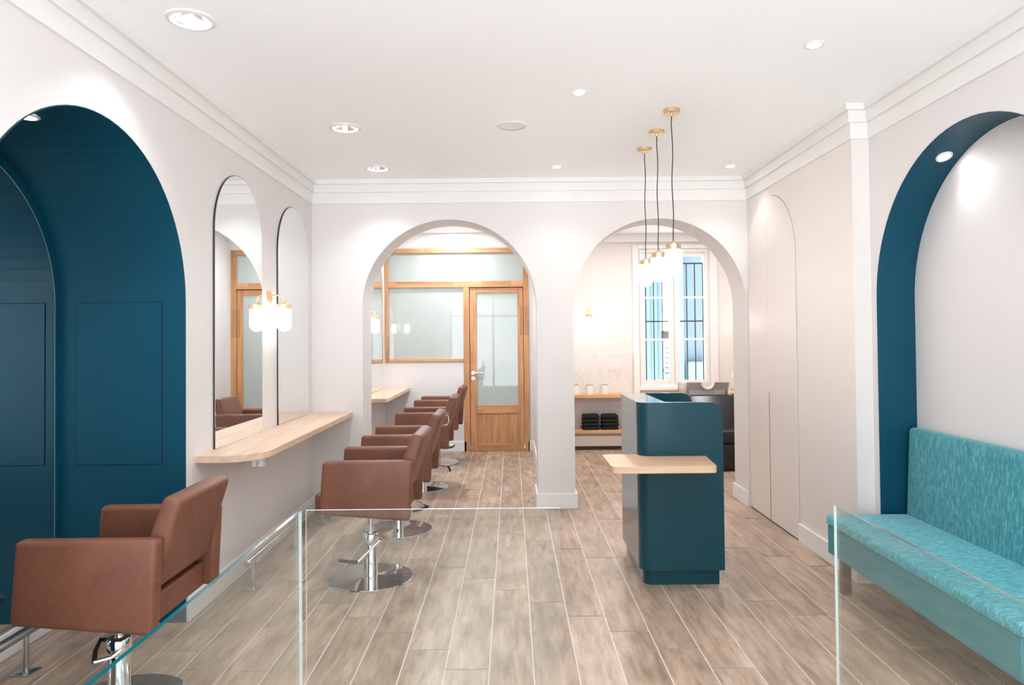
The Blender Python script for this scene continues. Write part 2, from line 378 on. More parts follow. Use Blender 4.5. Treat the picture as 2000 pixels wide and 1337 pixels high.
ceil = MB().box((-2.7, Y0, ZC), (X2R+.1, YW+.2, ZC+.16)).build('ceiling', M_CEIL, smooth=False); struct(ceil)
BIG = ((-1.391, 3.037), (-1.092, 4.623), (-1.088, 5.733))
mbc = MB()
for x, y in BIG: mbc.cyl((x, y, ZC-.02), (x, y, ZC+.11), .083, 48)
cut = mbc.build('hole', M_CEIL); md = ceil.modifiers.new('holes', 'BOOLEAN'); md.object = cut; md.solver = 'EXACT'
bpy.context.view_layer.update(); ev = ceil.evaluated_get(bpy.context.evaluated_depsgraph_get()); me_ = bpy.data.meshes.new_from_object(ev)
ceil.modifiers.clear(); ceil.data = me_; bpy.data.objects.remove(cut)

# ------------------------------------------------------------------ walls
struct(arch_wall(0, XL, XNL-.02, Y0, D, 0, ZC, [(NLc, NLr, NLz)], False).build('wall_left', M_WALL, smooth=False))
# teal lining of the left niche, standing a hair proud of the white wall
mb = MB(); q = arch_pts(NLc, NLr, NLz, 0); q2 = arch_pts(NLc, NLr-.004, NLz, 0)
for (A, B), (A2, B2) in zip(zip(q, q[1:]), zip(q2, q2[1:])):
    mb.quad((XL+.004, *A2), (XNL, *A2), (XNL, *B2), (XL+.004, *B2))
    mb.quad((XL+.004, *A), (XL+.004, *A2), (XL+.004, *B2), (XL+.004, *B))
mb.prism(q, 0, XNL, XNL-.015)
struct(mb.build('wall_left_niche', M_TEAL))
struct(arch_wall(0, XR2, XNR+.05, Y0, PIL, 0, ZC, [(NRc, NRr, NRz)], False).build('wall_right', M_WALL, smooth=False))
mb = MB(); q = arch_pts(NRc, NRr, NRz, 0); q2 = arch_pts(NRc, NRr-.004, NRz, 0)
for (A, B), (A2, B2) in zip(zip(q, q[1:]), zip(q2, q2[1:])):
    mb.quad((XR2-.004, *A2), (XNR, *A2), (XNR, *B2), (XR2-.004, *B2)); mb.quad((XR2-.004, *A), (XR2-.004, *A2), (XR2-.004, *B2), (XR2-.004, *B))
struct(mb.build('wall_right_niche', M_TEAL))
struct(MB().prism(q, 0, XNR, XNR+.03).build('wall_right_niche_back', M_WALL))
struct(MB().box((XR, PIL, 0), (XR2+.2, D, ZC)).build('wall_right_rear', M_WALLW, smooth=False))
struct(arch_wall(1, D, D2, XL-.2, X2R+.1, 0, ZC, [(-.546, .771, 1.79), (1.3155, .7645, 1.79)]).build('wall_back', M_WALL, smooth=False))
# back rooms
struct(MB().box((X2L-.15, D2, 0), (X2L, YW+.2, ZC)).build('wall_rear_left', M_WALL, smooth=False))
struct(MB().box((XDA, D2, 0), (XDB, YW+.2, ZC)).build('wall_rear_middle', M_WALL, smooth=False))
struct(MB().box((X2R, D2, 0), (X2R+.1, YW+.2, ZC)).build('wall_rear_right', M_WALLW, smooth=False))
def px(x): return (x-1000)*.006833            # X on the oak screen's plane
def pz(y): return CAM_H+(659.5-y)*.006833
YP1 = YP+.12
struct(MB().box((X2L, YP, pz(484)), (XDA, YP1, ZC)).box((X2L, YP, 0), (px(907), YP1, pz(706))).box((px(1034), YP, 0), (XDA, YP1, pz(484)))
       .box((X2L, YP, pz(706)), (px(754.5), YP1, pz(484))).build('wall_screen', M_WALL, smooth=False))
struct(MB().box((X2L-.15, YP1+.2, 0), (XDA, YP1+.3, ZC)).build('wall_light_stop', M_WALL, smooth=False))  # unseen wall added to stop sky light leaking through the door gaps
WX0, WX1, WZ0, WZ1 = 1.765, 2.705, .80, 2.705
struct(MB().box((XDB, YW, 0), (WX0, YW+.3, ZC)).box((WX1, YW, 0), (X2R, YW+.3, ZC)).box((WX0, YW, 0), (WX1, YW+.3, WZ0)).box((WX0, YW, WZ1), (WX1, YW+.3, ZC)).build('wall_window', M_WALLW, smooth=False))
# shop front behind the camera: piers, sill and head around the big opening
struct(MB().box((XL-.7, Y0-.15, 0), (XL, Y0, ZC)).box((XR2, Y0-.15, 0), (XR2+.4, Y0, ZC)).box((XL, Y0-.15, 2.62), (XR2, Y0, ZC)).box((XL, Y0-.15, 0), (XR2, Y0, .12)).build('wall_front', M_WALL, smooth=False))
wf = MB()
for x in (XL, -.55, .62, XR2-.06): wf.box((x, Y0-.1, .12), (x+.06, Y0-.04, 2.62))
wf.box((XL, Y0-.1, 2.1), (XR2, Y0-.04, 2.16))
struct(wf.build('window_2', M_TRIM, smooth=False))
# daylight comes in through the two openings: portals guide the sky light
def area(name, loc, rot, sx, sy, power, col=(1, 1, 1), shape='RECTANGLE', spread=PI, portal=False):
    l = bpy.data.lights.new(name, 'AREA'); l.shape = shape; l.size = sx
    if shape in ('RECTANGLE', 'ELLIPSE'): l.size_y = sy
    l.energy = power; l.color = col; l.spread = spread
    if portal: l.cycles.is_portal = True
    o = bpy.data.objects.new(name, l); C.objects.link(o); o.location = loc; o.rotation_euler = rot; return o
area('shopfront_portal', ((XL+XR2)/2, Y0-.02, 1.37), (PI/2, 0, 0), XR2-XL, 2.5, 1, portal=True)
area('window_portal', ((WX0+WX1)/2, YW+.28, (WZ0+WZ1)/2), (-PI/2, 0, 0), WX1-WX0, WZ1-WZ0, 1, portal=True)

# ------------------------------------------------------------------ cornice and baseboards
def cornice(name, fn, m=M_TRIM):
    mb = MB()
    for z0, z1, p in ((ZK, 2.805, .012), (2.805, 2.876, .030), (2.876, ZC, .055)): fn(mb, z0, z1, p)
    struct(mb.build(name, m, smooth=False))
cornice('trim_1', lambda m, a, b, p: m.box((XL, Y0, a), (XL+p, D-p, b)))
cornice('trim_2', lambda m, a, b, p: m.box((XL, D-p, a), (XR, D, b)))
cornice('trim_3', lambda m, a, b, p: (m.box((XR-p, PIL-p, a), (XR, D-p, b)), m.box((XR, PIL-p, a), (XR2-p, PIL, b))))
cornice('trim_4', lambda m, a, b, p: m.box((XR2-p, Y0, a), (XR2, PIL, b)))
struct(MB().box((XDB, YW-.05, 2.80), (X2R, YW, ZC)).build('trim_5', M_TRIM, smooth=False))
BH, BT = .135, .02
def bb(name, *boxes):
    mb = MB()
    for lo, hi in boxes: mb.box(lo, hi, .003, 1)
    struct(mb.build(name, M_TRIM, smooth=False))
bb('baseboard_left', ((XL, NLc+NLr+.006, 0), (XL+BT, D, BH)), ((XL, Y0, 0), (XL+BT, NLc-NLr-.006, BH)))
bb('baseboard_niche', ((XNL, NLc-NLr+.02, 0), (XNL+.018, NLc+NLr-.02, .12)))
bb('baseboard_back', ((XL+BT, D-BT, 0), (-1.317+BT, D, BH)), ((.225-BT, D-BT, 0), (.551+BT, D, BH)), ((.225-BT, D, 0), (.225, D2+BT, BH)), ((.551, D, 0), (.551+BT, D2, BH)),
   ((-1.317, D, 0), (-1.317+BT, D2, BH)), ((2.08-BT, D, 0), (2.08, D2+BT, BH)))
bb('baseboard_right', ((XR-BT, PIL-BT, 0), (XR, 5.13, BH)), ((XR, PIL-BT, 0), (XR2-BT, PIL, BH)), ((XR2-BT, Y0, 0), (XR2, PIL-BT, BH)))
bb('baseboard_rear_left', ((X2L, D2, 0), (X2L+BT, YP, BH)), ((X2L+BT, YP-BT, 0), (px(911), YP, BH)), ((px(1031), YP-BT, 0), (XDA-BT, YP, BH)), ((XDA-BT, D2+BT, 0), (XDA, YP, BH)))

# ------------------------------------------------------------------ flush arched double door (right wall)
dr = bpy.data.objects.new('door_2', None); C.objects.link(dr); struct(dr)
ap = arch_pts(5.655, .512, 2.118, .008, 48); ap_o = arch_pts(5.655, .5165, 2.118, 0, 48)
MB().prism(ap_o, 0, XR-.0012, XR+.001).build('door_gap', mat('door_shadow_gap', srgb(160, 148, 138), .9), dr, smooth=False)
L = [p for p in ap if p[0] <= 5.6981]; Rr = [p for p in ap if p[0] >= 5.6981]
ztop = 2.118+math.sqrt(.512**2-(5.6965-5.655)**2)
MB().prism(L+[(5.6965, ztop), (5.6965, .008)], 0, XR-.006, XR-.0012).build('door_leaf', M_DOORP, dr, smooth=False)
MB().prism([(5.6995, .008), (5.6995, ztop)]+Rr, 0, XR-.006, XR-.0012).build('door_leaf', M_DOORP, dr, smooth=False)
MB().box((XR-.0065, 5.6935, .008), (XR-.006, 5.7025, 1.042)).build('slit_shade', M_DARK, dr, smooth=False)  # flat dark strip painted as the shade in the slit between the leaves
MB().box((XR-.007, 5.15, 0), (XR-.006, 6.16, .009)).build('threshold_shade', M_DARK, dr, smooth=False)  # flat dark strip painted as the shade under the door
# hatch in the far cheek of the left niche
ht = bpy.data.objects.new('door_3', None); C.objects.link(ht); struct(ht)
yh = NLc+NLr-.004
MB().box((-2.350, yh-.0012, .845), (-1.884, yh+.002, 1.720)).build('hatch_gap', mat('hatch_shadow_gap', srgb(6, 28, 38), .9), ht, smooth=False)
MB().box((-2.3465, yh-.004, .8485), (-1.8875, yh-.0012, 1.7165)).build('hatch_panel', M_TEAL, ht, smooth=False)

# ------------------------------------------------------------------ oak screen and door in the rear left room
sc = bpy.data.objects.new('window_3', None); C.objects.link(sc); struct(sc)
yf, yb = YP-.02, YP+.06
def oak(name, x0, x1, y0, y1, m, par, f=yf, b=yb, bev=.003): return MB().box((px(x0), f, pz(y1)), (px(x1), b, pz(y0)), bev, 1).build(name, m, par)
oak('frame_post', 754.5, 761, 484, 706, M_IROKO, sc); oak('frame_post', 906.5, 918, 561, 880.6, M_IROKO, sc, yf, yb); oak('frame_post', 1024, 1034, 484, 880.6, M_IROKO, sc)
oak('frame_rail', 761, 1024, 484, 493.5, M_IROKOX, sc); oak('frame_rail', 761, 1024, 549, 561, M_IROKOX, sc); oak('frame_rail', 761, 906.5, 700, 706, M_IROKOX, sc)
MB().box((px(761), YP+.015, pz(549)), (px(1024), YP+.023, pz(493.5))).build('frosted_pane', M_FROST, sc, smooth=False)
MB().box((px(761), YP+.015, pz(700)), (px(906.5), YP+.023, pz(561))).build('frosted_pane', M_FROST, sc, smooth=False)
d1 = bpy.data.objects.new('door_1', None); C.objects.link(d1); struct(d1)
a, b_ = YP+.002, YP+.045
oak('door_stile', 918.6, 932, 562, 880, M_IROKO, d1, a, b_); oak('door_stile', 1012, 1023.4, 562, 880, M_IROKO, d1, a, b_)
for y0, y1 in ((562, 572), (791, 807), (865.5, 880)): oak('door_rail', 932, 1012, y0, y1, M_IROKOX, d1, a, b_)
oak('door_panel', 932, 1012, 807, 865.5, M_PANEL, d1, a+.014, b_-.01, 0)
MB().box((px(932), YP+.018, pz(791)), (px(1012), YP+.026, pz(572))).build('frosted_pane', M_FROST, d1, smooth=False)
hx, hz = px(925), pz(728)
MB().lathe([(0, 0), (.026, 0), (.026, .009), (0, .009)], (hx, a, hz), 24, (0, -1, 0)).cyl((hx, a-.006, hz), (hx, a-.05, hz), .009).cyl((hx-.006, a-.05, hz), (hx+.125, a-.05, hz+.002), .0095).build('door_handle', M_STEEL, d1)
hz = pz(738.5)
e_ = MB().lathe([(0, 0), (.026, 0), (.026, .008), (0, .008)], (hx, a, hz), 24, (0, -1, 0)).build('keyhole_plate', M_STEEL, d1)
MB().box((hx-.004, a-.0095, hz-.011), (hx+.004, a-.0075, hz+.008), .001, 1).build('keyhole', M_BLACK, e_)

# ------------------------------------------------------------------ rear window with casements and what lies outside
def wx(x): return (x-1000)*.007045
def wz(y): return CAM_H+(656-y)*.007045
w1 = bpy.data.objects.new('window_1', None); C.objects.link(w1); struct(w1)
MB().box((wx(1237), YW-.035, wz(768)), (wx(1249), YW, wz(478)), .004, 1).box((wx(1387), YW-.035, wz(768)), (wx(1402), YW, wz(478)), .004, 1).box((wx(1249), YW-.035, wz(486)), (wx(1387), YW, wz(478)), .004, 1).build('architrave', M_TRIM, w1)
MB().box((WX0, YW-.01, WZ0), (WX0+.035, YW+.06, WZ1)).box((WX1-.035, YW-.01, WZ0), (WX1, YW+.06, WZ1)).box((WX0+.035, YW-.01, WZ1-.05), (WX1-.035, YW+.06, WZ1)).build('window_frame', M_TRIM, w1)
MB().box((WX0-.02, YW-.05, WZ0-.03), (WX1+.02, YW+.06, WZ0+.02), .006, 1).build('window_sill', M_TRIM, w1)
for (xa, xb, ga, gb) in ((1255, 1317.5, 1261, 1308), (1318.5, 1384, 1329, 1377.5)):
    X0, X1, G0, G1, Z0, Z1, H0, H1 = wx(xa), wx(xb), wx(ga), wx(gb), wz(752), wz(494), wz(742), wz(500)
    fr = MB().box((X0, YW, Z0), (G0, YW+.05, Z1), .004, 1).box((G1, YW, Z0), (X1, YW+.05, Z1), .004, 1).box((G0, YW, Z0), (G1, YW+.05, H0)).box((G0, YW, H1), (G1, YW+.05, Z1)).build('casement', M_TRIM, w1)
    for ym in (581, 663): MB().box((G0, YW+.004, wz(ym)-.014), (G1, YW+.046, wz(ym)+.014), .003, 1).build('glazing_bar', M_TRIM, fr)
    MB().box((G0, YW+.022, H0), (G1, YW+.027, H1)).build('pane', M_PANE, fr, smooth=False)
MB().cyl((wx(1320), YW-.012, wz(674)), (wx(1320), YW-.012, wz(664)), .008, 10).cyl((wx(1320), YW-.012, wz(669)), (wx(1320), YW+.004, wz(669)), .006, 8).build('espagnolette_knob', M_TRIM, w1)
gr = thing('window_grille', 'dark iron security grille of upright bars and scrolls outside the rear window', 'grille', ((WX0+WX1)/2, YW+.2, WZ0))
go = (WX0+WX1)/2, YW+.2, WZ0
def gx(x): return wx(x)*1.015
for x in (1264, 1279.5, 1296, 1312, 1329, 1344.5, 1360.5, 1376): MB().box((gx(x)-.007, YW+.193, WZ0+.04), (gx(x)+.007, YW+.207, WZ1-.17)).build('upright_bar', M_GRILLE, gr, go, smooth=False)
for z in (wz(627), wz(512), wz(745)): MB().box((WX0+.01, YW+.19, z-.009), (WX1-.01, YW+.21, z+.009)).build('cross_bar', M_GRILLE, gr, go, smooth=False)
for z in (wz(604), wz(648), wz(725)):
    pts = [(gx(1304)+.055*math.cos(t)*(1-t*.06), YW+.2, z+.055*math.sin(t)*(1-t*.06)) for t in [.4+i*.35 for i in range(20)]]
    MB().tube(pts, .004, 6).build('scroll', M_GRILLE, gr, go)
M_EXB = speckle(mat('pale_blue_render', srgb(118, 146, 156), .8), srgb(118, 146, 156), .04, 3)
M_EXG = speckle(mat('grey_render', srgb(100, 114, 122), .8), srgb(100, 114, 122), .05, 2)
M_EXW = mat('white_render', srgb(190, 196, 202), .7); M_EXR = mat('roof_brown', srgb(84, 64, 60), .8)
bl = thing('courtyard_building', 'pale blue wall with narrow boards seen through the left casement', 'building', (2.25, 12.6, -.5))
mb = MB().box((1.2, 12.6, -.5), (2.70, 12.9, 5))
mb.build('wall', M_EXB, bl, (2.25, 12.6, -.5), smooth=False)
mb = MB()
for i in range(12): mb.box((1.26+i*.125, 12.58, -.5), (1.26+i*.125+.010, 12.6, 5))
mb.build('board_seam', M_EXG, bl, (2.25, 12.6, -.5), smooth=False)
b2 = thing('grey_building', 'flat grey building wall seen through the right casement', 'building', (3.3, 12.2, -.5))
MB().box((3.00, 12.2, -.5), (4.4, 12.5, 4.6)).build('wall', M_EXG, b2, (3.3, 12.2, -.5), smooth=False)
MB().box((2.90, 12.15, -.5), (3.00, 12.5, 4.6)).build('corner_board', M_EXB, b2, (3.3, 12.2, -.5), smooth=False)
MB().box((3.04, 12.0, -.5), (4.2, 12.2, 1.06), .02, 1).build('ledge', M_EXB, b2, (3.3, 12.2, -.5))
b3 = thing('white_house', 'white house with brown roof edge and railing glimpsed between the bars', 'building', (3.6, 15.5, -.5))
MB().box((2.9, 15.5, -.5), (4.4, 15.9, 1.60)).build('wall', M_EXW, b3, (3.6, 15.5, -.5), smooth=False)
MB().box((2.8, 15.3, 1.45), (4.5, 15.5, 1.62)).build('roof_edge', M_EXR, b3, (3.6, 15.5, -.5), smooth=False)
mb = MB()
for i in range(9): mb.box((3.36, 15.25, .35+i*.11), (3.9, 15.3, .39+i*.11))
mb.build('railing', M_EXG, b3, (3.6, 15.5, -.5), smooth=False)

# ------------------------------------------------------------------ mirrors
def wall_mirror(name, x, y0, y1, z0, zs, label, thick=.012, back=0):
    r = (y1-y0)/2; c = (y0+y1)/2; t = thing(name, label, 'mirror', (x, c, z0), 0, None)
    MB().prism(arch_pts(c, r, zs, z0, 48), 0, x, x+thick-.001).build('backing', M_MEDGE, t, (x, c, z0))
    MB().prism(arch_pts(c, r-.003, zs, z0+.002, 48), 0, x+thick-.001, x+thick).build('glass', M_MIRROR, t, (x, c, z0), smooth=False)
ZS = .868
wall_mirror('arched_mirror', XL, 4.128, 4.912, ZS, 2.175, 'tall arched wall mirror on the ledge, nearer of the pair, reflecting the oak door')
wall_mirror('arched_mirror', XL, 5.25, 6.03, ZS, 2.185, 'tall arched wall mirror on the ledge, farther of the pair, next to the arch wall')
wall_mirror('arched_mirror', X2L, 8.36, 9.12, .86, 2.18, 'arched mirror in the rear room above its ledge, seen through the left arch')
mt = thing('niche_mirror', 'full height arched mirror filling the back of the teal niche', 'mirror', (XNL, NLc, .125))
q = arch_pts(NLc, .728, 1.70, .122, 56)
MB().prism(q, 0, XNL, XNL+.007).build('backing', mat('mirror_bevel_glint', srgb(150, 176, 176), .2), mt, (XNL, NLc, .125))  # pale ring paints the light caught by the mirror's bevel
MB().prism(arch_pts(NLc, .722, 1.70, .127, 56), 0, XNL+.007, XNL+.008).build('glass', M_MIRROR, mt, (XNL, NLc, .125), smooth=False)

# ------------------------------------------------------------------ styling ledges
def ledge(label, x0, x1, y0, y1, z, thick, rad):
    pts = [(x0, y0)] + [(x1-rad+rad*math.sin(t), y0+rad-rad*math.cos(t)) for t in [PI/2*i/14 for i in range(15)]] + [(x1, y1), (x0, y1)]
    return one('styling_ledge', MB().prism(pts, 2, z-thick, z, .002, 1), M_OAK, label, 'ledge', (x0, y0, z-thick))
ledge('pale oak wall ledge with a rounded front corner under the two arched mirrors', XL, -1.408, 3.892, D, ZS, .040, .22)
ledge('pale oak wall ledge in the rear room, seen through the left arch', X2L, -1.352, 7.6, YP, .858, .040, .02)
sk = thing('power_socket', 'small white double socket fixed under the pale oak ledge', 'socket', (-1.50, 4.12, .77))
MB().box((-1.515, 4.12, .79), (-1.485, 4.16, ZS-.04), .004, 1).build('socket_body', M_PLAST, sk, (-1.50, 4.12, .77))
for dx in (-.018, .018):
    MB().box((-1.5+dx-.014, 4.112, .765), (-1.5+dx+.014, 4.165, .815), .005, 2).build('socket_outlet', M_PLAST, sk, (-1.50, 4.12, .77))

# ------------------------------------------------------------------ lamps
def lamp_head(t, z, off, glow=None):
    """brass cap at z, ribbed glass shade and glowing bulb below it; all local to thing t"""
    MB().lathe([(0, .016), (.012, .014), (.014, .002), (.045, 0), (.048, -.004), (.048, -.036), (.0, -.036)], (*off, z), 40).build('lamp_cap', M_BRASS, t)
    n = 96; R_ = .052
    prof = [(.046, -.036), (R_, -.042), (R_, -.150)] + [(R_*math.cos(a), -.150-.052*math.sin(a)) for a in [PI/2*i/10 for i in range(1, 11)]]
    m_ = MB().lathe([(max(r, 0), zz) for r, zz in prof], (*off, z), n)
    for v in m_.b.verts:
        d = Vector((v.co.x-off[0], v.co.y-off[1])); 
        if d.length > .02: 
            k = 1+.022*math.cos(math.atan2(d.y, d.x)*32); v.co.x = off[0]+d.x*k; v.co.y = off[1]+d.y*k
    sh = m_.build('glass_shade', M_SHADE, t, angle=3)
    prof = [(.0, -.045), (.022, -.05), (.034, -.075), (.037, -.115), (.034, -.145), (.024, -.168), (0, -.176)]
    MB().lathe(prof, (*off, z), 24).build('bulb', glow or M_BULB, t)
def pendant(y, label):
    t = thing('pendant_lamp', label, 'lamp', (1.008, y, ZC), 0, 'brass pendants in a row over the reception desk')
    MB().lathe([(0, 0), (.052, 0), (.052, -.022), (.048, -.026), (.012, -.026), (.010, -.04), (0, -.04)], (0, 0, 0), 40).build('ceiling_rose', M_BRASS, t)
    z = 2.078-ZC; pts = [(.0035*math.sin(i*.9+y), .002*math.cos(i*.7), -.035+(z+.05)*i/14) for i in range(15)]; pts[0] = (0, 0, -.035); pts[-1] = (0, 0, z+.012)
    MB().tube(pts, .0032, 8).build('cord', M_CORD, t)
    lamp_head(t, z, (0, 0))
pendant(4.316, 'brass pendant lamp with ribbed glass, nearest and largest of the three over the desk')
pendant(4.758, 'brass pendant lamp with ribbed glass, the middle one of three over the desk')
pendant(5.198, 'brass pendant lamp with ribbed glass, farthest and smallest of the three over the desk')
def sconce(x, y, z, rz, label):
    t = thing('wall_lamp', label, 'lamp', (x, y, z), rz, 'brass wall lamps')
    MB().lathe([(0, 0), (.05, 0), (.05, .008), (.047, .011), (0, .011)], (0, 0, 0), 40, (1, 0, 0)).build('wall_plate', M_BRASS, t)
    pts = [(.008, 0, .012), (.075, 0, .012)] + [(.075+.035*math.sin(a), 0, .012-.035+.035*math.cos(a)) for a in [PI/2*i/8 for i in range(1, 9)]] + [(.11, 0, -.04)]
    MB().tube(pts, .0055, 10).build('arm', M_BRASS, t)
    lamp_head(t, -.05, (.11, 0), M_BULBW)
sconce(XL, 5.08, 1.82, 0, 'brass wall lamp with ribbed glass between the two arched mirrors')
sconce(X2L, 8.1, 1.82, 0, 'brass wall lamp with ribbed glass in the rear room beside the oak screen')
sconce(1.056, YW, 1.86, -PI/2, 'brass wall lamp glowing above the marble splashback in the rear right room')
sconce(3.3, YW, 1.86, -PI/2, 'brass wall lamp to the right of the rear window')

def big_down(x, y, label):
    t = thing('downlight', label, 'ceiling light', (x, y, ZC), 0, 'large round recessed downlights along the left of the ceiling')
    MB().lathe([(.082, 0), (.105, 0), (.103, -.006), (.085, -.010), (.080, -.004), (.080, 0)], (0, 0, 0), 48).build('trim_ring', M_TRIM, t)
    prof = []
    for i in range(14):
        zz = .003+.0062*i; rr = .0795-.0024*i; prof += [(rr, zz), (rr-.0022, zz+.0055)]
    MB().lathe(prof, (0, 0, 0), 56).build('ribbed_reflector', M_REFL, t, angle=.3)
    MB().lathe([(0, .094), (.042, .094)], (0, 0, 0), 40).build('light_disc', M_BIGG, t)
    area('downlight_beam', (x, y, ZC+.090), (0, 0, 0), .08, .08, K_BIG, NEUT, 'DISK')
big_down(-1.391, 3.037, 'large round downlight nearest the camera, above the teal niche')
big_down(-1.092, 4.623, 'large round downlight, middle one of the left row')
big_down(-1.088, 5.733, 'large round downlight, farthest of the left row near the arch wall')
def spot(x, y, z, label, power=K_SPOT, ax=(0, 0, -1), ang=1.9, r=.036, col=WARM, group='small round ceiling spots', off=.02):
    t = thing('ceiling_spot', label, 'ceiling light', (x, y, z), 0, group)
    q_ = Vector((0, 0, -1)).rotation_difference(Vector(ax)); t.rotation_mode = 'QUATERNION'; t.rotation_quaternion = q_
    MB().lathe([(r, 0), (r+.012, 0), (r+.010, -.005), (r, -.006)], (0, 0, 0), 36).build('trim_ring', M_TRIM, t)
    MB().lathe([(0, -.003), (r, -.003)], (0, 0, 0), 32).build('light_disc', M_SPOTG, t)
    l = bpy.data.lights.new('spot_beam', 'SPOT'); l.energy = power; l.color = col; l.spot_size = ang; l.spot_blend = 1 if off > .03 else .7; l.shadow_soft_size = .03
    o = bpy.data.objects.new('spot_beam', l); C.objects.link(o); o.rotation_mode = 'QUATERNION'; o.rotation_quaternion = q_; o.location = Vector((x, y, z))+Vector(ax)*off
spot(1.481, 3.362, ZC, 'small bright ceiling spot, rightmost and nearest the camera')
spot(.402, 3.992, ZC, 'small bright ceiling spot near the middle of the ceiling')
spot(.385, 5.738, ZC, 'small bright ceiling spot close to the arch wall, left of the pendants')
spot(1.829, 5.775, ZC, 'small bright ceiling spot in the right rear corner by the flush door')
spot(-2.08, NLc, 2.482, 'small round spot set in the top of the teal left niche', K_NICHE, group='spots set in the niche vaults')
th = 1.12; spot(2.335, NRc+(NRr-.006)*math.cos(th), NRz+(NRr-.006)*math.sin(th), 'small round spot set in the teal vault above the bench', K_NICHE*.36, (.05, -math.cos(th), -math.sin(th)), 2.3, .03, NEUT, 'spots set in the niche vaults', .05)
spk = thing('ceiling_speaker', 'round flat white speaker grille in the middle of the ceiling', 'speaker', (.013, 4.612, ZC))
MB().lathe([(.088, 0), (.1, 0), (.098, -.005), (.088, -.006)], (0, 0, 0), 48).build('rim', M_TRIM, spk)
MB().lathe([(0, -.004), (.088, -.004)], (0, 0, 0), 48).build('grille_cloth', paint('speaker_grey', 238, 236, 235, .9, .02, .3), spk)
# ceiling lights of the rear rooms (their fittings are out of sight above the arches)
for x, y, p, c in ((-.75, 7.6, K_ROOM, NEUT), (-.75, 8.95, K_ROOM*.55, NEUT), (1.2, 8.0, K_ROOM*.85, WARM), (2.6, 8.1, K_ROOM*.7, WARM)):
    area('rear_downlight', (x, y, ZC-.01), (0, 0, 0), .16, .16, p, c, 'DISK')
# unseen lamps over the front of the room, no fittings built
for x, y in ((-.9, .9), (.6, .9), (1.6, 1.6), (.3, 2.2)):
    area('front_unseen_lamp', (x, y, ZC-.01), (0, 0, 0), .16, .16, 3.8, NEUT, 'DISK')

# ------------------------------------------------------------------ styling chairs (local: forward = +Y)
def chair_body():
    t = thing('styling_chair', '', 'chair', (0, 0, 0), 0, 'brown leather salon chairs')
    prof = [(.225, .785), (-.31, .785), (-.292, .425), (.247, .468)]
    for x0, x1 in ((-.305, -.238), (.238, .305)):
        MB().prism(prof, 0, x0, x1, .022, 4).build('armrest', M_LEATH, t)
    MB().box((-.236, -.20, .450), (.236, .292, .578), .026, 4).build('seat', M_LEATH, t)
    MB().prism([(-.155, .545), (-.298, .936), (-.374, .920), (-.268, .572)], 0, -.236, .236, .024, 4).build('backrest', M_LEATH, t)
    MB().box((-.236, -.250, .432), (.236, -.195, .540), .012, 3).build('rear_rail', M_LEATH, t)
    MB().box((-.12, -.12, .436), (.12, .12, .452), .003, 1).build('seat_plate', M_BLACK, t)
    return t
def chair_base(t, a):
    """steel disc, chrome hydraulic column and foot lever turned by angle a"""
    MB().lathe([(0, 0), (.262, 0), (.265, .003), (.262, .007), (.08, .012), (.05, .016), (0, .016)], (0, 0, 0), 64).build('base_disc', M_DISC, t)
    MB().lathe([(0, .012), (.044, .012), (.044, .205), (.047, .21), (.047, .275), (.042, .283), (.02, .286), (0, .286)], (0, 0, 0), 36).build('column', M_CHROME, t)
    MB().cyl((0, 0, .283), (0, 0, .44), .017).build('piston', M_CHROME, t)
    R = Matrix.Rotation(-t.rotation_euler.z, 4, 'Z'); path, ped = a
    mb = MB().tube(path, .0075, 10)
    bmesh.ops.transform(mb.b, matrix=R, verts=mb.b.verts[:]); lv = mb.build('foot_lever', M_CHROME, t)
    mb = MB().tube(ped, .010, 10)
    bmesh.ops.transform(mb.b, matrix=R, verts=mb.b.verts[:]); mb.build('pedal', M_BLACK, lv)
M_DISC = mat('polished_steel_disc', (.60, .60, .58, 1), .06, 1)
body = chair_body()
LV = [([(.03, -.04, .25), (.0, -.055, .225), (-.06, -.075, .215)], [(-.06, -.075, .215), (-.10, .0, .225), (-.13, .09, .235), (-.04, .05, .25)]),
      ([(.03, -.02, .265), (.085, -.045, .262), (.07, -.06, .25), (-.06, -.115, .132)], [(-.055, -.115, .132), (-.10, -.118, .135), (-.175, -.11, .142)]),
      ([(.035, .0, .26), (.12, .0, .22), (.24, -.02, .185)], [(.24, -.02, .185), (.19, -.06, .172), (.13, -.10, .165)]),
      ([(.03, -.03, .25), (.12, -.04, .232), (.265, -.05, .215)], [(.262, -.05, .214), (.28, -.07, .2), (.288, -.10, .18)]),
      ([(.035, .0, .26), (.12, .02, .23), (.21, .02, .20)], [(.21, .02, .20), (.19, -.04, .19), (.12, -.08, .185)])]
spec = [((-1.640, 2.925), PI/2, LV[0], 'brown leather salon chair in front of the teal niche, nearest the camera'),
        ((-.905, 4.455), PI/2, LV[1], 'brown leather salon chair behind the glass screen, first of the row at the ledge'),
        ((-.91, 5.56), PI/2, LV[2], 'brown leather salon chair second in the row, just before the arch wall'),
        ((-.915, 7.12), PI/2, LV[3], 'brown leather salon chair third in the row, just beyond the left arch'),
        ((-.92, 8.52), PI/2-.03, LV[4], 'brown leather salon chair last in the row, beside the oak door')]
for i, ((x, y), rz, la, lab) in enumerate(spec):
    t = dup(body, (x, y, 0), rz, lab) if i else body
    if i == 0: roots = [t]
    else: roots.append(t)
for t, ((x, y), rz, la, lab) in zip(roots, spec):
    t.location = (x, y, 0); t.rotation_euler = (0, 0, rz); t['label'] = lab
    if t is roots[0]:      # pumped a little lower than the others
        for c in t.children: c.location.z = -.02
    chair_base(t, la)
h_ = MB().tube([(.16, -.335, .80), (.16, -.375, .80), (.16, -.392, .835), (.16, -.386, .875), (.16, -.357, .88)], .006, 8).build('chrome_grip', M_CHROME, roots[2])
